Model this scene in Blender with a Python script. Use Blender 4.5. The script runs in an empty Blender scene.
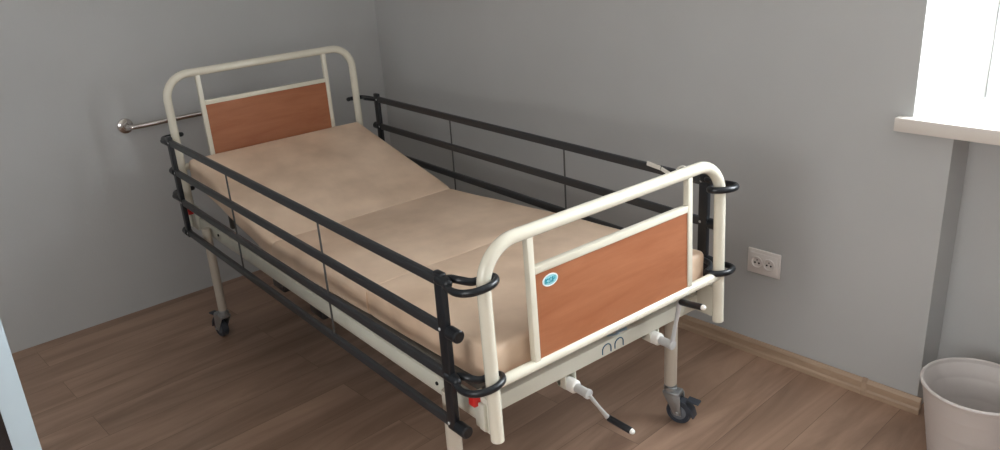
import bpy, bmesh, math, random
from mathutils import Vector, Matrix
random.seed(4)
COL = bpy.context.scene.collection
PI = math.pi
TH, TH2 = 0.07558, 0.03666          # directions of the far wall and of the left wall
CX, CY = -0.4582, 1.3536            # room corner
W = 0.92                            # bed: distance between the end posts
XF = 2.242                          # plane of the footboard

# ------------------------------------------------------------ materials
def s2l(c):
    return tuple(((v/255)/12.92 if v/255 <= .04045 else (((v/255)+.055)/1.055)**2.4) for v in c) + (1,)
def mat(name, rgb, rough=.5, metal=0., var=.06, vscale=8., bump=0., bscale=60., coat=0., spec=.5, stretch=(1,1,1), stain=None):
    m = bpy.data.materials.new(name); m.use_nodes = True
    nt = m.node_tree; N = nt.nodes; Lk = nt.links
    b = N['Principled BSDF']
    b.inputs['Roughness'].default_value = rough; b.inputs['Metallic'].default_value = metal
    b.inputs['Specular IOR Level'].default_value = spec
    b.inputs['Coat Weight'].default_value = coat
    tc = N.new('ShaderNodeTexCoord'); mp = N.new('ShaderNodeMapping'); mp.inputs['Scale'].default_value = stretch
    Lk.new(tc.outputs['Object'], mp.inputs['Vector'])
    nz = N.new('ShaderNodeTexNoise'); nz.inputs['Scale'].default_value = vscale; nz.inputs['Detail'].default_value = 4
    Lk.new(mp.outputs['Vector'], nz.inputs['Vector'])
    c = s2l(rgb)
    rp = N.new('ShaderNodeValToRGB')
    rp.color_ramp.elements[0].position = .3; rp.color_ramp.elements[1].position = .7
    rp.color_ramp.elements[0].color = tuple(v*(1-var) for v in c[:3])+(1,)
    rp.color_ramp.elements[1].color = tuple(min(1, v*(1+var)) for v in c[:3])+(1,)
    if stain: rp.color_ramp.elements[0].color = s2l(stain)
    Lk.new(nz.outputs['Fac'], rp.inputs['Fac']); Lk.new(rp.outputs['Color'], b.inputs['Base Color'])
    if bump:
        n2 = N.new('ShaderNodeTexNoise'); n2.inputs['Scale'].default_value = bscale; n2.inputs['Detail'].default_value = 3
        Lk.new(mp.outputs['Vector'], n2.inputs['Vector'])
        bp = N.new('ShaderNodeBump'); bp.inputs['Strength'].default_value = bump; bp.inputs['Distance'].default_value = .004
        Lk.new(n2.outputs['Fac'], bp.inputs['Height']); Lk.new(bp.outputs['Normal'], b.inputs['Normal'])
    return m
M = {}
M['wall'] = mat('wall_paint', (190,190,189), .7, var=.03, vscale=2.2, bump=.12, bscale=90)
M['white_wall'] = mat('white_reveal_paint', (235,235,232), .6, var=.02)
M['ceiling'] = mat('ceiling_paint', (225,224,220), .8, var=.02)
M['sill'] = mat('sill_laminate', (226,218,210), .35, var=.02)
M['pvc'] = mat('white_pvc', (236,240,244), .3, var=.01)
M['cream'] = mat('cream_enamel', (227,221,204), .22, var=.02, coat=.35)
M['cream_dull'] = mat('cream_frame_enamel', (211,208,194), .38, var=.04)
M['leg'] = mat('leg_enamel', (200,190,175), .4, var=.03)
M['rail'] = mat('anthracite_rail', (46,47,50), .4, var=.08, bump=.05)
M['black'] = mat('black_plastic', (24,27,32), .33, var=.1)
M['rod'] = mat('grey_rod', (92,92,92), .35, metal=.6)
M['chrome'] = mat('chrome', (214,208,204), .14, metal=1.)
M['zinc'] = mat('zinc_plate', (168,172,174), .36, metal=.85, var=.1, vscale=30)
M['steel'] = mat('crank_steel_paint', (205,205,205), .3, metal=.25)
M['nylon'] = mat('white_nylon', (238,236,230), .4)
M['tyre'] = mat('blue_grey_tyre', (58,64,74), .5, var=.1)
M['hub'] = mat('grey_hub', (112,118,126), .45, var=.08)
M['red'] = mat('red_plastic', (205,40,38), .35)
M['bin'] = mat('bin_plastic', (208,200,196), .42, var=.03, vscale=3)
M['socket'] = mat('socket_plastic', (238,231,226), .35, var=.01)
M['hole'] = mat('socket_hole', (18,17,17), .8)
M['mattress'] = mat('beige_mattress_cover', (238,210,184), .40, var=.03, vscale=5, bump=.4, bscale=11, stain=(212,182,155), coat=.12)
M['base'] = mat('platform_metal', (84,80,75), .5)
M['white_paint'] = mat('cabinet_white', (180,194,202), .35, var=.02)
M['dark_glass'] = mat('cabinet_dark_glass', (20,24,30), .08, coat=.6)
M['paper'] = mat('paper_tag', (226,222,214), .6)
M['sticker'] = mat('sticker_white', (240,243,242), .4)
M['teal'] = mat('sticker_teal', (40,160,180), .4)
M['pale_teal'] = mat('sticker_pale_teal', (150,212,222), .4)
M['ink'] = mat('pictogram_ink', (28,92,120), .5)
M['blue_film'] = mat('blue_film', (160,184,200), .35)

def wood(name, dark, light, scale, stretch, rough, distort=1.4, plank=None, gap=(60,44,36)):
    m = bpy.data.materials.new(name); m.use_nodes = True
    nt = m.node_tree; N = nt.nodes; Lk = nt.links; b = N['Principled BSDF']
    b.inputs['Roughness'].default_value = rough
    tc = N.new('ShaderNodeTexCoord'); mp = N.new('ShaderNodeMapping'); mp.inputs['Scale'].default_value = stretch
    Lk.new(tc.outputs['Object'], mp.inputs['Vector'])
    vec = mp.outputs['Vector']
    if plank:
        br = N.new('ShaderNodeTexBrick'); br.inputs['Scale'].default_value = 1.0
        br.inputs['Brick Width'].default_value = plank[0]; br.inputs['Row Height'].default_value = plank[1]
        br.inputs['Mortar Size'].default_value = .0011; br.inputs['Mortar Smooth'].default_value = .3
        br.offset = .37
        br.inputs['Color1'].default_value = (0,0,0,1); br.inputs['Color2'].default_value = (1,1,1,1); br.inputs['Mortar'].default_value = (.5,.5,.5,1)
        rot = N.new('ShaderNodeMapping'); rot.inputs['Rotation'].default_value = (0,0,PI/2)
        Lk.new(tc.outputs['Object'], rot.inputs['Vector']); Lk.new(rot.outputs['Vector'], br.inputs['Vector'])
        ad = N.new('ShaderNodeVectorMath'); ad.operation = 'MULTIPLY_ADD'
        ad.inputs[1].default_value = (7.3, 3.1, 5.0)
        Lk.new(br.outputs['Color'], ad.inputs[0]); Lk.new(mp.outputs['Vector'], ad.inputs[2]); vec = ad.outputs[0]
    n1 = N.new('ShaderNodeTexNoise'); n1.inputs['Scale'].default_value = scale; n1.inputs['Detail'].default_value = 7
    n1.inputs['Roughness'].default_value = .62; n1.inputs['Distortion'].default_value = distort
    Lk.new(vec, n1.inputs['Vector'])
    rp = N.new('ShaderNodeValToRGB'); e = rp.color_ramp.elements
    e[0].position = .32; e[0].color = s2l(dark); e[1].position = .68; e[1].color = s2l(light)
    Lk.new(n1.outputs['Fac'], rp.inputs['Fac'])
    out = rp.outputs['Color']
    if plank:
        mx = N.new('ShaderNodeMix'); mx.data_type = 'RGBA'; mx.blend_type = 'MULTIPLY'; mx.inputs[0].default_value = .13
        Lk.new(out, mx.inputs[6]); Lk.new(br.outputs['Color'], mx.inputs[7])
        m2 = N.new('ShaderNodeMix'); m2.data_type = 'RGBA'
        Lk.new(br.outputs['Fac'], m2.inputs[0]); Lk.new(mx.outputs[2], m2.inputs[6]); m2.inputs[7].default_value = s2l(gap)
        out = m2.outputs[2]
        bp = N.new('ShaderNodeBump'); bp.inputs['Strength'].default_value = .12; bp.inputs['Distance'].default_value = .002
        Lk.new(n1.outputs['Fac'], bp.inputs['Height']); Lk.new(bp.outputs['Normal'], b.inputs['Normal'])
    Lk.new(out, b.inputs['Base Color'])
    return m
M['floor'] = wood('laminate_floor', (142,113,95), (194,160,137), 1.7, (4.5,.5,1), .36, distort=.9, plank=(1.28,.19), gap=(118,94,78))
M['panel'] = wood('cherry_laminate', (158,96,64), (176,115,81), 3.0, (1,1.0,7), .34, distort=.6)
M['skirting'] = wood('skirting_wood', (162,136,114), (188,162,138), 3.0, (1,8,8), .4, distort=.8)

m = bpy.data.materials.new('window_glass'); m.use_nodes = True
nt = m.node_tree; nt.nodes.clear()
o_ = nt.nodes.new('ShaderNodeOutputMaterial'); t_ = nt.nodes.new('ShaderNodeBsdfTransparent'); g_ = nt.nodes.new('ShaderNodeBsdfGlossy')
g_.inputs['Roughness'].default_value = .02; x_ = nt.nodes.new('ShaderNodeMixShader'); x_.inputs[0].default_value = .06
nt.links.new(t_.outputs[0], x_.inputs[1]); nt.links.new(g_.outputs[0], x_.inputs[2]); nt.links.new(x_.outputs[0], o_.inputs['Surface'])
M['glass'] = m

# ------------------------------------------------------------ mesh helpers (all coordinates in metres, world unless a frame is given)
class MB:
    def __init__(s): s.bm = bmesh.new()
    def box(s, a, b, bev=0., seg=2, rot=None, about=None):
        t = bmesh.new(); bmesh.ops.create_cube(t, size=1)
        for v in t.verts: v.co = Vector(((v.co.x+.5)*(b[0]-a[0])+a[0], (v.co.y+.5)*(b[1]-a[1])+a[1], (v.co.z+.5)*(b[2]-a[2])+a[2]))
        if bev: bmesh.ops.bevel(t, geom=t.edges[:]+t.verts[:], offset=bev, segments=seg, profile=.5, affect='EDGES')
        if rot is not None:
            c = Vector(about) if about is not None else (Vector(a)+Vector(b))/2
            for v in t.verts: v.co = rot @ (v.co-c) + c
        return s._add(t)
    def _add(s, t):
        bmesh.ops.recalc_face_normals(t, faces=t.faces[:])
        me = bpy.data.meshes.new('tmp'); t.to_mesh(me); t.free(); s.bm.from_mesh(me); bpy.data.meshes.remove(me); return s
    def prism(s, poly, z0, z1, axis='z', bev=0.):
        t = bmesh.new()
        def P(u, v, w): return {'z':(u,v,w), 'y':(u,w,v), 'x':(w,u,v)}[axis]
        lo = [t.verts.new(P(u,v,z0)) for u,v in poly]; hi = [t.verts.new(P(u,v,z1)) for u,v in poly]
        n = len(poly); t.faces.new(lo[::-1]); t.faces.new(hi)
        for i in range(n): t.faces.new((lo[i], lo[(i+1)%n], hi[(i+1)%n], hi[i]))
        if bev: bmesh.ops.bevel(t, geom=t.edges[:], offset=bev, segments=2, profile=.5, affect='EDGES')
        return s._add(t)
    def tube(s, pts, r, n=16, closed=False, flat=1., up=(0,0,1), caps=True, dome=False):
        """sweep; r a number or a list; flat scales the section along 'up'"""
        pts = [Vector(p) for p in pts]; m_ = len(pts); t = bmesh.new(); rings = []
        rr = r if isinstance(r, (list,tuple)) else [r]*m_
        up = Vector(up); prev = None
        if dome and not closed:
            d0 = (pts[0]-pts[1]).normalized(); d1 = (pts[-1]-pts[-2]).normalized(); np_, nr = [], []
            for k in (4,3,2,1):
                a = k*PI/8*.98; np_.append(pts[0]+d0*rr[0]*math.sin(a)); nr.append(rr[0]*math.cos(a))
            ep, er = [], []
            for k in (1,2,3,4):
                a = k*PI/8*.98; ep.append(pts[-1]+d1*rr[-1]*math.sin(a)); er.append(rr[-1]*math.cos(a))
            pts = np_+pts+ep; rr = nr+list(rr)+er; m_ = len(pts)
        for i, p in enumerate(pts):
            if closed: d = (pts[(i+1)%m_]-pts[i-1])
            else: d = pts[min(i+1,m_-1)]-pts[max(i-1,0)]
            d.normalize()
            if prev is None:
                a = d.cross(up)
                if a.length < 1e-3: a = d.cross(Vector((1,0,0)))
                a.normalize()
            else:
                a = prev - d*prev.dot(d); a.normalize()
            prev = a; b = a.cross(d); b.normalize()
            rings.append([t.verts.new(p + rr[i]*(math.cos(2*PI*k/n)*a + flat*math.sin(2*PI*k/n)*b)) for k in range(n)])
        for i in range(m_ if closed else m_-1):
            A, B = rings[i], rings[(i+1)%m_]
            for k in range(n): t.faces.new((A[k], A[(k+1)%n], B[(k+1)%n], B[k]))
        if not closed and caps: t.faces.new(rings[0][::-1]); t.faces.new(rings[-1])
        return s._add(t)
    def lathe(s, prof, c, axis=(0,0,1), n=32, cap=False):
        """prof: (radius, height) pairs along axis from c"""
        ax = Vector(axis).normalized(); q = Vector((0,0,1)).rotation_difference(ax).to_matrix(); t = bmesh.new(); c = Vector(c); R_ = []
        for r, h in prof:
            if r < 1e-6: R_.append([t.verts.new(c + q @ Vector((0,0,h)))])
            else: R_.append([t.verts.new(c + q @ Vector((r*math.cos(2*PI*k/n), r*math.sin(2*PI*k/n), h))) for k in range(n)])
        for A, B in zip(R_, R_[1:]):
            for k in range(n):
                f = [A[k % len(A)], A[(k+1) % len(A)], B[(k+1) % len(B)], B[k % len(B)]]
                u = []
                for v in f:
                    if v not in u: u.append(v)
                if len(u) > 2: t.faces.new(u)
        return s._add(t)
    def cyl(s, p, q, r, n=20, bev=.0015):
        p, q = Vector(p), Vector(q); h = (q-p).length; b = min(bev, r*.5, h*.4)
        return s.lathe([(0,0),(r-b,0),(r,b),(r,h-b),(r-b,h),(0,h)], p, q-p, n)
    def build(s, name, m, parent=None, origin=None, frame=None, sharp=35):
        """one object; its origin at the centre of its base"""
        bm = s.bm
        vs = [v.co for v in bm.verts]
        lo = Vector([min(v[i] for v in vs) for i in range(3)]); hi = Vector([max(v[i] for v in vs) for i in range(3)])
        c = Vector(origin) if origin is not None else Vector(((lo.x+hi.x)/2, (lo.y+hi.y)/2, lo.z))
        bmesh.ops.translate(bm, verts=bm.verts[:], vec=-c)
        me = bpy.data.meshes.new(name); bm.to_mesh(me); bm.free()
        for f in me.polygons: f.use_smooth = True
        me.set_sharp_from_angle(angle=math.radians(sharp))
        o = bpy.data.objects.new(name, me); COL.objects.link(o)
        me.materials.append(M[m])
        o['_w'] = list(c)
        if parent is not None:
            o.parent = parent; o.location = c - Vector(parent['_w'])
            if '_f' in parent: o['_f'] = 1
        elif frame is not None:
            o.matrix_world = frame @ Matrix.Translation(c)
        else: o.location = c
        return o
def empty(name, loc, frame=None, label=None, cat=None, group=None, kind=None):
    o = bpy.data.objects.new(name, None); COL.objects.link(o); o.empty_display_size = .1; o['_w'] = list(loc)
    if frame is not None: o.matrix_world = frame @ Matrix.Translation(Vector(loc))
    else: o.location = loc
    tag(o, label, cat, group, kind); return o
def tag(o, label=None, cat=None, group=None, kind=None):
    for k, v in (('label',label),('category',cat),('group',group),('kind',kind)):
        if v: o[k] = v
    return o
def fillet(pts, R_, n=10):
    """polyline with rounded inner corners"""
    pts = [Vector(p) for p in pts]; out = [pts[0]]
    for a, b, c in zip(pts, pts[1:], pts[2:]):
        u = (a-b).normalized(); v = (c-b).normalized(); ang = u.angle(v); t = R_/math.tan(ang/2)
        cen = b + (u+v).normalized()*(R_/math.sin(ang/2)); p0 = b+u*t; p1 = b+v*t
        e0 = (p0-cen); e1 = (p1-cen); tot = e0.angle(e1); ax = e0.cross(e1).normalized()
        for k in range(n+1): out.append(cen + Matrix.Rotation(tot*k/n, 3, ax) @ e0)
    out.append(pts[-1]); return out
def smooth(ctrl, closed=False, n=8):
    """Catmull-Rom"""
    P = [Vector(c) for c in ctrl]; m_ = len(P); out = []
    rng = range(m_ if closed else m_-1)
    for i in rng:
        if closed: a,b,c,d = P[i-1],P[i],P[(i+1)%m_],P[(i+2)%m_]
        else: a,b,c,d = P[max(i-1,0)],P[i],P[i+1],P[min(i+2,m_-1)]
        for k in range(n):
            t = k/n
            out.append(.5*((2*b)+(c-a)*t+(2*a-5*b+4*c-d)*t*t+(3*b-a-3*c+d)*t**3))
    if not closed: out.append(P[-1])
    return out

# ------------------------------------------------------------ room (own frame: X along the far wall, Y = out through the far wall, origin in the corner)
RF = Matrix.Translation((CX, CY, 0)) @ Matrix.Rotation(TH, 4, 'Z')
RW, RD, RH = 4.85, 4.3, 2.75
LF = Matrix.Translation((CX, CY, 0)) @ Matrix.Rotation(TH2, 4, 'Z')
WA0, WA1, WZ0, WZ1 = 2.953, 4.35, 1.063, 2.38      # window in the far wall
NX, ND = 3.083, .155                               # recess below the window
b = MB(); b.box((-.5,-RD-.2,-.1),(RW+.3,.5,0)); tag(b.build('floor','floor',frame=RF,origin=(0,0,0)), kind='structure')
b = MB(); b.box((-.5,-RD-.2,RH),(RW+.3,.5,RH+.1)); tag(b.build('ceiling','ceiling',frame=RF), kind='structure')
b = MB()
b.prism([(-.3,0),(WA0,0),(WA0,.48),(-.3,.48)], 0, RH)
b.prism([(WA0,0),(NX,0),(NX,ND),(WA1,ND),(WA1,.48),(WA0,.48)], 0, WZ0-.045)
b.prism([(WA0,0),(WA1,0),(WA1,.48),(WA0,.48)], WZ1, RH)
b.prism([(WA1,0),(RW+.2,0),(RW+.2,.48),(WA1,.48)], 0, RH)
tag(b.build('wall_far','wall',frame=RF,origin=(0,0,0),sharp=20), kind='structure')
b = MB(); b.box((-.2,-RD-.1,0),(0,.02,RH)); tag(b.build('wall_left','wall',frame=LF,origin=(0,0,0)), kind='structure')
# rear wall with an opening for an invented window, right wall plain
R0, R1, RZ0, RZ1 = 2.3, 4.1, .95, 2.35
b = MB()
b.box((-.5,-RD-.3,0),(R0,-RD,RH)); b.box((R1,-RD-.3,0),(RW+.2,-RD,RH)); b.box((R0,-RD-.3,0),(R1,-RD,RZ0)); b.box((R0,-RD-.3,RZ1),(R1,-RD,RH))
tag(b.build('wall_rear','wall',frame=RF,origin=(0,0,0)), kind='structure')
b = MB(); b.box((RW,-RD-.1,0),(RW+.2,.3,RH)); tag(b.build('wall_right','wall',frame=RF,origin=(0,0,0)), kind='structure')

def window(name, a0, a1, z0, z1, d, fr, halves=2):
    """frame lying in the X direction of fr at depth Y=d"""
    w = empty(name, ((a0+a1)/2, d, z0), frame=fr, kind='structure')
    b = MB(); f = .055
    b.box((a0,d,z0),(a0+f,d+.07,z1),.004); b.box((a1-f,d,z0),(a1,d+.07,z1),.004)
    b.box((a0+f,d,z0),(a1-f,d+.07,z0+f),.004); b.box((a0+f,d,z1-f),(a1-f,d+.07,z1),.004)
    b.build('window_frame','pvc',w)
    iw = (a1-a0-2*f)/halves
    for i in range(halves):
        u0, u1 = a0+f+i*iw, a0+f+(i+1)*iw; g = .052
        b = MB()
        b.box((u0,d-.012,z0+f),(u0+g,d+.05,z1-f),.006); b.box((u1-g,d-.012,z0+f),(u1,d+.05,z1-f),.006)
        b.box((u0+g,d-.012,z0+f),(u1-g,d+.05,z0+f+g),.006); b.box((u0+g,d-.012,z1-f-g),(u1-g,d+.05,z1-f),.006)
        s_ = b.build('window_sash','pvc',w)
        b = MB(); b.box((u0+g-.004,d+.018,z0+f+g-.004),(u1-g+.004,d+.028,z1-f-g+.004)); b.build('window_pane','glass',s_)
        b = MB(); b.box((u1-g*.7,d-.03,(z0+z1)/2-.05),(u1-g*.3,d-.014,(z0+z1)/2-.02),.003); b.box((u1-g*.62,d-.04,(z0+z1)/2-.16),(u1-g*.38,d-.028,(z0+z1)/2-.02),.003)
        b.build('window_handle','pvc',s_)
    return w
w1 = window('window_1', 3.045, WA1, WZ0+.002, WZ1-.02, .37, RF)
# splayed white reveals (plaster wedge left, thin linings above and right), sill
b = MB()
b.prism([(WA0+.001,.002),(3.043,.37),(3.043,.45),(WA0+.001,.45)], WZ0, WZ1-.001)
b.box((WA0+.002,.002,WZ1-.02),(WA1-.001,.37,WZ1-.001)); b.box((WA1-.012,.002,WZ0),(WA1-.001,.37,WZ1-.021))
b.build('window_reveal','white_wall',w1)
b = MB(); b.prism([(2.911,-.04),(4.45,-.04),(4.45,-.001),(WA1-.002,-.001),(WA1-.002,.368),(WA0+.003,.368),(WA0+.003,-.001),(2.911,-.001)], WZ0-.045, WZ0, bev=.003)
b.build('window_sill','sill',w1)
SF = RF @ Matrix.Translation((0,-RD,0)) @ Matrix.Rotation(PI, 4, 'Z')     # rear wall frame
w2 = window('added_window_rear', -R1, -R0, RZ0, RZ1, .16, SF)  # invented window behind the camera, put in as a light source
b = MB(); b.box((-R1-.04,-.05,RZ0-.04),(-R0+.04,.16,RZ0),.003); b.build('window_sill','sill',w2)

# skirting on the far wall (two lengths with a joint cover), stops at the recess
def skirting(x0, x1, y, name):
    b = MB(); b.prism([(y,0),(y-.018,0),(y-.018,.018),(y-.0135,.026),(y-.0135,.050),(y-.006,.0635),(y,.0635)], x0, x1, axis='x')
    return tag(b.build(name,'skirting',frame=RF,sharp=25), kind='structure')

skirting(.0, NX+.017, -.0005, 'baseboard_far')
b = MB(); b.prism([(-.001,0),(-.0205,0),(-.0205,.020),(-.016,.028),(-.016,.052),(-.008,.067),(-.001,.067)], 2.892, 2.910, axis='x')
b.build('joint_cover','skirting',bpy.data.objects['baseboard_far'])
bpy.data.objects['joint_cover'].parent = None
o = bpy.data.objects['joint_cover']; o.name = 'trim_1'; o.matrix_world = RF @ Matrix.Translation(Vector(o['_w'])); tag(o, kind='structure')
skirting(NX+.004, RW, ND-.0005, 'baseboard_niche')

# ------------------------------------------------------------ double wall socket
sx, sz, sw, sh = 2.396, .3615, .1404, .103
t = empty('wall_socket', (sx+sw/2, 0, sz), frame=RF, label='cream double power socket on the grey far wall right of the footboard', cat='power socket')
b = MB(); b.box((sx,-.010,sz),(sx+sw,-.0005,sz+sh),.004,3); b.build('cover_plate','socket',t)
b = MB(); b.box((sx+.013,-.0125,sz+.014),(sx+sw-.013,-.009,sz+sh-.014),.0015,2); ins = b.build('insert','socket',t)
for k in (-1,1):
    c = (sx+sw/2+k*.0255, -.0126, sz+sh/2)
    b = MB(); b.lathe([(.0240,0),(.0236,.0042),(.0222,.0048),(.0210,.004),(.0195,.0006),(0,.0003)], c, (0,-1,0), 32)
    rc = b.build('socket_well','socket',ins)
    b = MB()
    for kk in (-1,1): b.cyl((c[0]+kk*.0085, c[1]-.0022, c[2]-.003), (c[0]+kk*.0085, c[1]-.0005, c[2]-.003), .0038, 12, .0003)
    b.cyl((c[0], c[1]-.0022, c[2]+.009), (c[0], c[1]-.0005, c[2]+.009), .0026, 12, .0003)
    b.build('pin_hole','hole',rc)

# ------------------------------------------------------------ chrome grab bar on the left wall
gz = .928; y0, y1 = -1.458, -.86; off = .072
t = empty('grab_bar', (0, (y0+y1)/2, gz-.03), frame=LF, label='chrome grab bar fixed to the left wall behind the headboard', cat='grab bar')
b = MB(); b.tube(fillet([(.006,y0,gz),(off,y0,gz),(off,y1,gz),(.006,y1,gz)], .03, 8), .0125, 16); b.build('bar','chrome',t)
for y in (y0,y1):
    b = MB(); b.lathe([(0,.001),(.036,.001),(.037,.004),(.034,.010),(.022,.016),(.0165,.022),(.0135,.022)], (0,y,gz), (1,0,0), 28); b.build('wall_flange','chrome',t)

# ------------------------------------------------------------ waste bin
bc = (2.855,1.433); br, bh = .163, .29
t = empty('waste_bin', (bc[0],bc[1],0), label='round white plastic bin on the floor under the window sill', cat='bin')
b = MB(); prof = [(0,.002),(.110,.002),(.114,.006)]
for k in range(1,12):
    z = .006+(bh-.006)*k/12; r = .114+(br-.116)*(k/12)
    prof.append((r,z))
    if k in (3,6,9): prof.append((r+.0007,z+.002)); prof.append((r+.0006,z+.006))
prof += [(br-.004,bh-.012)]
b.lathe(prof+[(br-.007,bh-.012)]+[(r-.0035,z+.003) for r,z in reversed(prof[3:-1])]+[(.108,.008),(0,.008)], (bc[0],bc[1],0), n=72); b.build('bin_body','bin',t)
b = MB(); b.lathe([(br-.0075,bh-.014),(br-.001,bh-.014),(br+.002,bh-.010),(br+.003,bh-.004),(br,bh),(br-.004,bh+.001),(br-.0075,bh-.002),(br-.0075,bh-.014)], (bc[0],bc[1],0), n=72)
b.build('rim','bin',t)

# ------------------------------------------------------------ cabinet edge, lower left
kx, ky = 1.75, -.94
t = empty('white_cabinet', (kx-.2,ky-.3,0), label='white framed cabinet with dark door, cut off at the lower left corner', cat='cabinet')
b = MB(); b.box((kx-.38,ky-.50,.03),(kx-.02,ky,1.065),.003); b.box((kx-.36,ky-.48,0),(kx-.04,ky-.02,.03)); b.build('body','white_paint',t)
b = MB(); fr_ = .053
b.box((kx-.018,ky-fr_,.04),(kx,ky,1.06),.002); b.box((kx-.018,ky-.50,.04),(kx,ky-.50+fr_,1.06),.002)
b.box((kx-.018,ky-.50+fr_,.04),(kx,ky-fr_,.04+fr_),.002); b.box((kx-.018,ky-.50+fr_,1.06-fr_),(kx,ky-fr_,1.06),.002)
d_ = b.build('door','white_paint',t)
b = MB(); b.box((kx-.014,ky-.50+fr_-.002,.04+fr_-.002),(kx-.006,ky-fr_+.002,1.06-fr_+.002)); b.build('door_panel','dark_glass',d_)
b = MB(); b.tube(fillet([(kx-.002,ky-.47,.6),(kx+.03,ky-.47,.6),(kx+.03,ky-.47,.75),(kx-.002,ky-.47,.75)],.01,5), .005, 10); b.build('door_handle','steel',d_)

# ------------------------------------------------------------ the bed
bed = empty('hospital_bed', (1.12, W/2, 0), label='cream tubular hospital bed with wooden end boards and dark side rails', cat='bed')
PR = .018
def end_board(name, x, ztop, zmid, ztube, zpan0, zb, lean):
    n0 = len(bpy.data.objects)
    def sh(o):      # the board leans slightly outwards of vertical
        for q in [o]+list(o.children_recursive):
            oz = q['_w'][2]
            for v in q.data.vertices: v.co.x += lean*(v.co.z+oz-zb)/(ztop-zb)
    b = MB(); b.tube(fillet([(x,0,zb),(x,0,ztop),(x,W,ztop),(x,W,zb)], .105, 14), PR, 22)
    b.tube([(x,PR*.5,ztube),(x,W-PR*.5,ztube)], .0155, 18)
    lo = b.build(name,'cream',bed)
    for y in (.147,.768):
        b = MB(); b.box((x-.010,y-.010,ztube),(x+.010,y+.010,ztop-.004),.002); b.build('upright','cream',lo)
    b = MB(); b.box((x-.010,.157,zmid-.010),(x+.010,.758,zmid+.010),.002); b.build('cross_bar','cream',lo)
    b = MB(); b.box((x-.006,.1565,zpan0),(x+.006,.7585,zmid-.0095)); b.build('wood_panel','panel',lo)
    for y in (0,W):
        b = MB(); b.lathe([(0,-.002),(PR-.004,-.002),(PR-.0008,0),(PR-.0008,.004)], (x,y,zb)); b.build('end_cap','cream_dull',lo)
    sh(lo); return lo
fb = end_board('footboard', XF, 1.0217, .9125, .646, .659, .483, -.0126)
hb = end_board('headboard', 0, 1.185, 1.044, .776, .789, .50, -.005)
# oval maker's sticker
def ell(cy, cz, ry, rz, x, a=0):
    return [(x, cy+ry*math.cos(k*PI/16)*math.cos(a)-rz*math.sin(k*PI/16)*math.sin(a), cz+ry*math.cos(k*PI/16)*math.sin(a)+rz*math.sin(k*PI/16)*math.cos(a)) for k in range(32)]
b = MB(); p = ell(.208,.872,.027,.0175,0); b.prism([(q[1],q[2]) for q in p], XF+.0058, XF+.0070, axis='x'); st = b.build('oval_sticker','sticker',fb)
b = MB(); X_ = XF+.0074
p = ell(.208,.872,.0235,.0138,0); c2 = MB(); c2.prism([(q[1],q[2]) for q in p], XF+.0068, XF+.0073, axis='x'); c2.build('sticker_oval','pale_teal',st)
strokes = [[(-.016,.007),(-.016,-.007)],[(-.009,.006),(-.016,0),(-.009,-.006)],                      # K-like
           [(.003,.006),(-.005,.005),(-.005,.001),(.002,-.001),(.002,-.006),(-.006,-.006)],            # S-like
           [(.008,-.007),(.008,.007),(.016,.006),(.016,.0005),(.008,0)]]                                # P-like
for sgm in strokes: b.tube([(X_,.208+u,.872+v) for u,v in sgm], .0017, 6)
b.build('sticker_print','teal',st)

for q in [st]+list(st.children_recursive):
    for v in q.data.vertices: v.co.x -= .0126*(.872-.483)/.5387-.0002
# chassis
zf0, zf1 = .502, .556
def ubeam_y(b, x0, x1):     # cross beams
    b.box((x0,.03,zf0),(x1,W-.03,zf1),.003)
b = MB()
b.box((.085,0,zf0),(2.168,.030,zf1),.003); b.box((.085,W-.030,zf0),(2.168,W,zf1),.003)
b.box((2.118,.03,.504),(2.168,W-.03,.552),.003); b.box((.60,.03,zf0),(.62,W-.03,zf1-.01),.002); b.box((.80,.03,zf0),(.83,W-.03,.536),.002); b.box((1.42,.03,zf0),(1.45,W-.03,.530),.002)
ch = b.build('bed_frame','cream_dull',bed)
for y, sgn in ((0,-1),(W,1)):
    for x in (1.975, .32):
        b = MB(); b.cyl((x,y-.001*sgn,.535),(x,y+.004*sgn,.535),.006,10,.001); b.build('bolt','hole',ch)
for y0_, sgn in ((0,1),(W,-1)):
    for xa in (.850,1.165):
        b = MB(); ys = sorted((y0_+sgn*.002, y0_+sgn*.034)); b.box((xa,ys[0],.468),(xa+.098,ys[1],zf0+.001),.006,2); b.build('rubber_clip','black',ch)
# small pictograms on the foot cross beam, film scrap between beam and tube
for yc in (.482,.535):
    b = MB(); pth = [(2.1686, yc-.018, .514)]+[(2.1686, yc-.018*math.cos(k*PI/12), .527+.016*math.sin(k*PI/12)) for k in range(13)]+[(2.1686, yc+.018, .512)]
    b.tube(pth, .0019, 6); b.build('arc_mark','ink',ch)
b = MB(); b.tube(smooth([(2.150,.505,.556),(2.175,.52,.566),(2.160,.54,.560),(2.178,.56,.570)],n=6), .0060, 8, flat=.4); b.build('film_scrap','blue_film',ch)

# sockets that hold the end boards, with red latches
for x, sg in ((XF,-1),(0,1)):
    for y, sy in ((0,1),(W,-1)):
        b = MB()
        xe = 2.166 if x > 1 else .087
        xs = sorted((xe, x+sg*PR*.8)); b.box((xs[0],min(y-.012*sy,y+.014*sy),.497),(xs[1],max(y-.012*sy,y+.014*sy),.602),.003)
        hx = x+sg*.034
        b.box((hx-.012,min(y-.022*sy,y-.010*sy),.506),(hx+.012,max(y-.022*sy,y-.010*sy),.586),.003)
        bk = b.build('post_bracket','cream_dull',bed)
        b = MB(); ys = sorted((y-.034*sy, y-.011*sy)); xl = hx-.036 if x > 1 else hx+.012
        b.box((xl,ys[0],.574),(xl+.026,ys[1],.607),.004,3)
        b.build('release_latch','red',bk)

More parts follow.
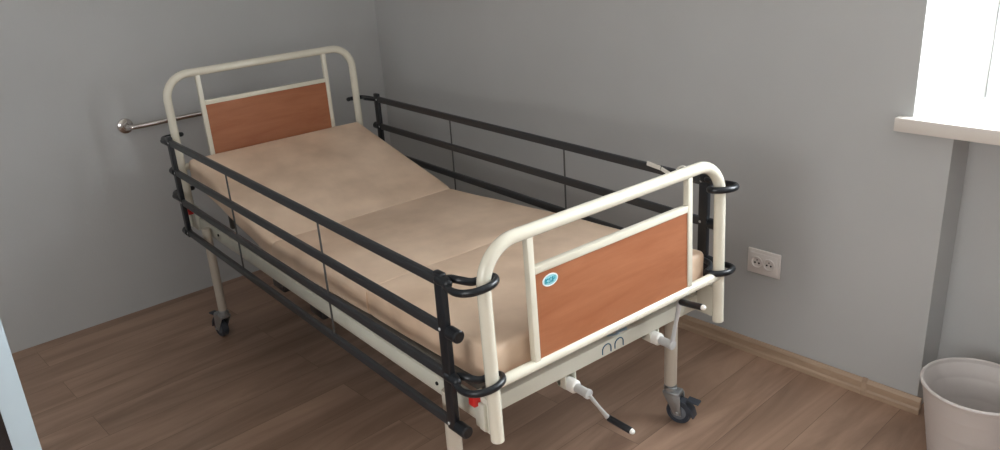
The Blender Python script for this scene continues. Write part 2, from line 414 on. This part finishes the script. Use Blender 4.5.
# legs and casters
def caster(x, y, ang, tr=.036, r=.047):
    c = bpy.data.objects.new('caster', None); COL.objects.link(c); c.empty_display_size=.05
    c['_w'] = [x,y,0]; c.parent = bed; c.location = Vector((x,y,0))-Vector(bed['_w'])
    Rz = Matrix.Rotation(ang,4,'Z'); Tm = Matrix.Translation((x,y,0)) @ Rz
    def fin(b, name, m):
        bmesh.ops.transform(b.bm, matrix=Tm, verts=b.bm.verts[:]); return b.build(name, m, c)
    b = MB(); b.cyl((0,0,.128),(0,0,.142),.024,24); b.cyl((0,0,.141),(0,0,.150),.018,20)
    b.box((-.022,-.024,.112),(max(.040,tr+.006),.024,.129),.006,3)
    for s in (-1,1): b.prism([(-.020,.118),(max(.042,tr+.008),.118),(tr+.014,.038),(tr-.012,.038)], s*.0215-.0018, s*.0215+.0018, axis='y', bev=.0008)
    b.cyl((tr,-.029,r),(tr,.029,r),.007,14)
    fin(b,'fork','zinc')
    b = MB(); b.lathe([(.030,-.015),(r-.006,-.0155),(r-.001,-.011),(r,-.004),(r,.004),(r-.001,.011),(r-.006,.0155),(.030,.015)], (tr,0,r), (0,1,0), 36)
    b.lathe([(0,-.012),(.0305,-.0135),(.0305,.0135),(0,.012)], (tr,0,r), (0,1,0), 28); fin(b,'wheel','tyre')
    for s in (-1,1):
        b = MB(); b.lathe([(0,.0175),(.010,.0175),(.012,.0155),(.026,.0150),(.029,.0135)], (tr,0,r), (0,s,0), 28); fin(b,'wheel_hub','hub')
    b = MB(); b.prism([(tr+.000,r+.052),(tr+.030,r+.046),(tr+.052,r+.020),(tr+.060,r-.008),(tr+.055,r-.010),(tr+.046,r+.014),(tr+.026,r+.036),(tr+.0,r+.043)], -.019, .019, axis='y', bev=.002)
    b.box((tr+.030,-.016,r+.052),(tr+.075,.016,r+.060),.003,2,rot=Matrix.Rotation(.12,3,'Y'))
    fin(b,'brake_pedal','tyre')
LEG = [(2.043,-.006,.0225,-.3),(2.041,.932,.0225,.30),(.230,-.020,.019,PI+.12),(.232,.934,.019,PI-.6)]
for x, y, r, a in LEG:
    b = MB(); b.cyl((x,y,.149),(x,y,.548),r,28,.002)
    b.build('leg','leg',bed)
    caster(x,y,a,.036 if x > 1 else .050)

# cranks
def crank(y, z, ya, za, yg, zg, xg):
    xd = 2.235
    b = MB(); b.tube([(2.165,y,z),(xd-.004,y,z)], .0135, 20, dome=False); b.tube([(2.145,y-.002,z+.004),(2.17,y,z)],.009,12)
    b.cyl((xd-.006,y,z),(xd+.006,y,z),.0150,22)
    ck = b.build('crank','steel',bed)
    b = MB(); b.lathe([(0,0),(.016,0),(.0205,.004),(.0205,.034),(.018,.038),(.0135,.040)], (2.150,y,z), (1,0,0), 26); b.build('bearing_collar','nylon',ck)
    b = MB()
    for s in (-1,1): b.box((2.132,y+s*.019-.003,z-.010),(2.166,y+s*.019+.003,zf0+.004),.002)
    b.cyl((2.136,y-.022,z+.004),(2.136,y+.022,z+.004),.012,16,.003); b.build('crank_mount','cream_dull',ck)
    A = Vector((xd,y,z)); E_ = Vector((xd+.004,ya,za)); d = (E_-A)
    b = MB(); b.tube([A, A+d*.08, A+d*.5, A+d*.85, A+d*.95, E_+d*.04], [.010,.0078,.0066,.0080,.0098,.0085], 14, flat=.8); b.build('crank_arm','steel',ck)
    G = Vector((xg,yg,zg)); g = G-E_
    b = MB(); b.tube([E_+g*.02, E_+g*.06, E_+g*.9, E_+g*.93],[.0085,.0102,.0102,.0090],18); gr = b.build('crank_grip','black',ck)
    b = MB(); b.tube([E_+g*.925, E_+g*.97],[.0088,.0080],16,dome=True); b.build('grip_end','nylon',gr)
crank(.335,.468,.410,.354,.414,.350,2.335)
crank(.700,.478,.730,.618,.724,.634,2.335)

# hinged platform under the mattress
def slab(b, x0, z0, x1, z1, y0, y1, th):
    b.prism([(x0,z0),(x1,z1),(x1,z1-th),(x0,z0-th)], y0, y1, axis='y', bev=.002)
b = MB()
slab(b,.05,.698,.815,.556,.05,W-.05,.012); slab(b,.84,.5575,1.565,.586,.020,W-.020,.012); slab(b,1.572,.586,2.14,.600,.020,W-.020,.020)
pf = b.build('platform','base',bed)
for y in (.07,W-.07):
    b = MB(); b.box((.30,y-.008,.545),(.325,y+.008,.645),.002); b.build('platform_strut','base',pf)
    b = MB(); b.box((2.10,y-.008,.545),(2.12,y+.008,.59),.002); b.build('platform_strut','base',pf)

# side rails
def hook_loop(b, y, s, z):
    """closed loop round the footboard post; s=-1 near side, +1 far side; y = centre line of the rail"""
    py = 0 if s < 0 else W
    P = [(2.142,py+s*.058,z-.002),(2.180,py+s*.068,z-.006),(2.212,py+s*.072,z-.004),(2.242,py+s*.064,z+.000),(2.261,py+s*.042,z+.004),(2.266,py+s*.008,z+.007),(2.254,py-s*.022,z+.008),(2.228,py-s*.036,z+.006),(2.206,py-s*.020,z+.000),(2.198,py+s*.008,z-.003),(2.180,py+s*.032,z+.004),(2.152,py+s*.042,z+.003)]
    b.tube(smooth(P,closed=True,n=6), .0082, 12, closed=True, flat=1.25)
    b.tube([(2.128,y,z),(2.150,y,z+.001),(2.168,y+s*.003,z+.001)], [.015,.0155,.0125], 14, dome=True)
def hook_head(b, y, s, z):
    py = 0 if s < 0 else W
    P = [(.105,y,z),(.055,y+s*.004,z),(.0,py+s*.055,z),(-.036,py+s*.038,z),(-.040,py+s*.004,z),(-.036,py-s*.018,z+.002),(-.026,py-s*.034,z+.003)]
    b.tube(smooth(P,n=6), .0108, 12, flat=1.0, dome=True)
    b.prism([(.10,y+s*.012),(.02,y+s*.016),(-.035,py+s*.046),(-.012,py+s*.034),(.03,py+s*.026),(.10,y-s*.010)], z-.006, z+.007, bev=.002)
for y, s, ZR in ((-.058,-1,(.925,.790,.653,.508)),(W+.058,1,(.921,.782,.650,.502))):
    rl = bpy.data.objects.new('side_rail', None); COL.objects.link(rl); rl['_w'] = [1.116,y,.48]; rl.parent = bed
    rl.location = Vector(rl['_w'])-Vector(bed['_w'])
    for i, z in enumerate(ZR):
        xa, xb = (.100,2.135) if i in (0,2) else (.066,2.190)
        b = MB(); b.box((xa,y-.0075,z-.015),(xb,y+.0075,z+.015),.004,3)
        bar = b.build('rail_bar','rail',rl)
        if i in (1,3):
            for xx, dx in ((.080,-1),(2.172,1)):
                b = MB(); b.cyl((xx-.022,y,z),(xx+.022,y,z),.0175,18,.003); b.build('bar_cap','black',bar)
    for x in (.102,2.131):
        b = MB(); b.box((x-.0185,y-.0095,.488),(x+.0185,y+.0095,.950),.005,3)
        ep = b.build('end_post','black',rl)
        for z in ZR:
            b = MB(); b.lathe([(.0045,0),(.0042,.0018),(.0025,.003),(0,.0032)], (x-.009 if x>1 else x+.009,y-.009,z), (0,-1,0), 12); b.build('rivet','steel',ep)
    for x in (.729,1.473):
        b = MB(); b.tube([(x,y,ZR[3]),(x,y,ZR[0])], .0034, 10); b.build('spacer_rod','rod',rl)
    for z in (.929,.652):
        b = MB(); hook_loop(b,y,s,z); b.build('post_loop','black',rl)
        b = MB(); hook_head(b,y,s,z-.012 if z>.9 else z+.01); b.build('post_hook','black',rl)
    if s > 0:   # crumpled paper label tied to the far top bar
        b = MB()
        b.box((1.895,y-.0105,.926),(1.955,y-.0085,.942),.0006,1,rot=Matrix.Rotation(.10,3,'Y'))
        b.box((1.958,y-.0125,.916),(2.010,y-.0095,.930),.0008,1,rot=Matrix.Rotation(.30,3,'Y'))
        b.tube(smooth([(2.02,y-.010,.925),(2.035,y-.012,.950),(2.055,y-.004,.953),(2.075,y-.010,.935)],n=6), .006, 8, flat=.5)
        b.build('paper_label','paper',rl)

# ------------------------------------------------------------ mattress: three hinged cushions
mt = empty('mattress', (1.12,W/2,.553), label='beige vinyl covered three-part mattress with raised head section lying on the bed', cat='mattress')
KN = [(.022,.818),(.828,.630),(1.572,.690),(2.206,.727)]
def topz(x):
    def lin(q):
        for (a,za),(c,zc) in zip(KN,KN[1:]):
            if q <= c or c > 2.2: return za+(zc-za)*(q-a)/(c-a)
    return sum(lin(x+d*.012) for d in range(-5,6))/11
def cushion(x0, x1, top0, top1, bot0, bot1, seam0=0, seam1=0, y0=.022, y1=.898, rad=.020, seed=0):
    t = bmesh.new(); nx, ny, nz_ = 26, 30, 4
    R_ = rad; verts = {}
    def pos(u, v, w):
        x = x0+(x1-x0)*u; zt = topz(x); zb = bot0+(bot1-bot0)*u
        return Vector((x, y0+(y1-y0)*v, zb+(zt-zb)*w))
    # rounded box by projecting a gridded cube
    def grid(n): return [k/n for k in range(n+1)]
    cache = {}
    def vert(u, v, w):
        k = (round(u,5),round(v,5),round(w,5))
        if k in cache: return cache[k]
        lx, ly, lz = (x1-x0), (y1-y0), .5*((top0-bot0)+(top1-bot1))
        p = Vector((u*lx, v*ly, w*lz)); rx = min(R_, lz*.49)
        q = Vector((min(max(p.x,0 if seam0 else rx),lx-(0 if seam1 else rx)), min(max(p.y,rx),ly-rx), min(max(p.z,rx),lz-rx)))
        d = p-q
        if d.length > 1e-9: p = q+d.normalized()*rx
        uu, vv, ww = p.x/lx, p.y/ly, p.z/lz
        P = pos(uu, vv, ww)
        if ww > .5:   # slight soft swelling of the top and puckers at the edges
            P.z += .004*math.sin(PI*vv)*math.sin(PI*uu) + .0016*math.sin(vv*17+seed+uu*5)*math.sin(uu*9+seed*2)
        dip = .0015 if abs(P.x-1.572) < .3 else .003
        ds = min(uu*lx if seam0 else 9, (1-uu)*lx if seam1 else 9)      # stitched joints: the cover dips and draws in
        P.z -= dip*math.exp(-ds/.010)*(1 if ww > .5 else -1)
        if vv < .03 or vv > .97: P.y += (.003 if dip < .002 else .012)*math.exp(-ds/.022)*(1 if vv < .5 else -1)
        if vv < .05 or vv > .95: P.y += (.0035*math.sin(uu*13+seed)+.002*math.sin(uu*31+seed))*(1 if vv>.5 else -1)*math.sin(PI*min(max(ww,0),1))
        cache[k] = t.verts.new(P); return cache[k]
    e = [0,.004,.01,.018,.028,.045]
    gx = sorted(set(e+[1-k for k in e]+[.045+.91*k/nx for k in range(nx+1)])); gy = sorted(set(e+[1-k for k in e]+[.045+.91*k/ny for k in range(ny+1)])); gz_ = [0,.08,.18,.3,.5,.7,.82,.92,1]
    def face(fn, A, B):
        for i in range(len(A)-1):
            for j in range(len(B)-1):
                f = [fn(A[i],B[j]),fn(A[i+1],B[j]),fn(A[i+1],B[j+1]),fn(A[i],B[j+1])]
                try: t.faces.new(f)
                except ValueError: pass
    for c_ in (0,1):
        face(lambda a,b_: vert(a,b_,c_), gx, gy); face(lambda a,b_: vert(a,c_,b_), gx, gz_); face(lambda a,b_: vert(c_,a,b_), gy, gz_)
    b = MB(); b._add(t); return b
for i, a in enumerate([(.022,.8275,.818,.633,.706,.560,0,1),(.8285,1.5715,.633,.691,.560,.588,1,1),(1.5725,2.206,.691,.728,.588,.606,1,0)]):
    o = cushion(*a, seed=i*1.7).build('cushion','mattress',mt, sharp=80)

# ------------------------------------------------------------ camera
cam = bpy.data.cameras.new('camera'); co = bpy.data.objects.new('camera', cam); COL.objects.link(co)
Rv = Vector((0.62854373,0.77526257,-0.0624557)); Uv = Vector((-0.24313362,0.27212562,0.93103904)); Fv = Vector((-0.73879552,0.57001367,-0.35953525))
mw = Matrix.Identity(4)
for i in range(3): mw[i][0] = Rv[i]; mw[i][1] = Uv[i]; mw[i][2] = -Fv[i]; mw[i][3] = (3.67275638,-1.04918479,1.76478833)[i]
co.matrix_world = mw; cam.sensor_width = 36; cam.lens = 813.0813*36/1000; cam.clip_start = .02
bpy.context.scene.camera = co

# ------------------------------------------------------------ light: daylight through the far window, added light through an invented rear one
def area(name, frame, loc, rot, sx_, sy_, power, col):
    l = bpy.data.lights.new(name,'AREA'); l.shape='RECTANGLE'; l.size=sx_; l.size_y=sy_; l.energy=power; l.color=col
    o = bpy.data.objects.new(name,l); COL.objects.link(o); o.matrix_world = frame @ Matrix.Translation(loc) @ rot.to_4x4(); return o
# an area light shines along its local -Z
area('daylight_far', RF, ((3.045+WA1)/2, .52, (WZ0+WZ1)/2), Matrix.Rotation(-PI/2,3,'X'), 1.3, 1.3, 120, (.90,.96,1))
area('added_light_rear', SF, ((-R1-R0)/2, .34, (RZ0+RZ1)/2), Matrix.Rotation(-PI/2,3,'X'), 1.7, 1.35, 43, (1,.98,.95))  # added lamp outside the invented rear window, lights the room from behind
wd = bpy.data.worlds.new('sky'); bpy.context.scene.world = wd; wd.use_nodes = True
bg = wd.node_tree.nodes['Background']; bg.inputs[0].default_value = (.86,.93,1,1); bg.inputs[1].default_value = 1.45
vs = bpy.context.scene.view_settings
vs.view_transform = 'Standard'; vs.look = 'None'; vs.gamma = 1; vs.use_curve_mapping = False; vs.exposure = .3

for o in bpy.data.objects:
    for k in ('_w','_f'):
        if k in o: del o[k]
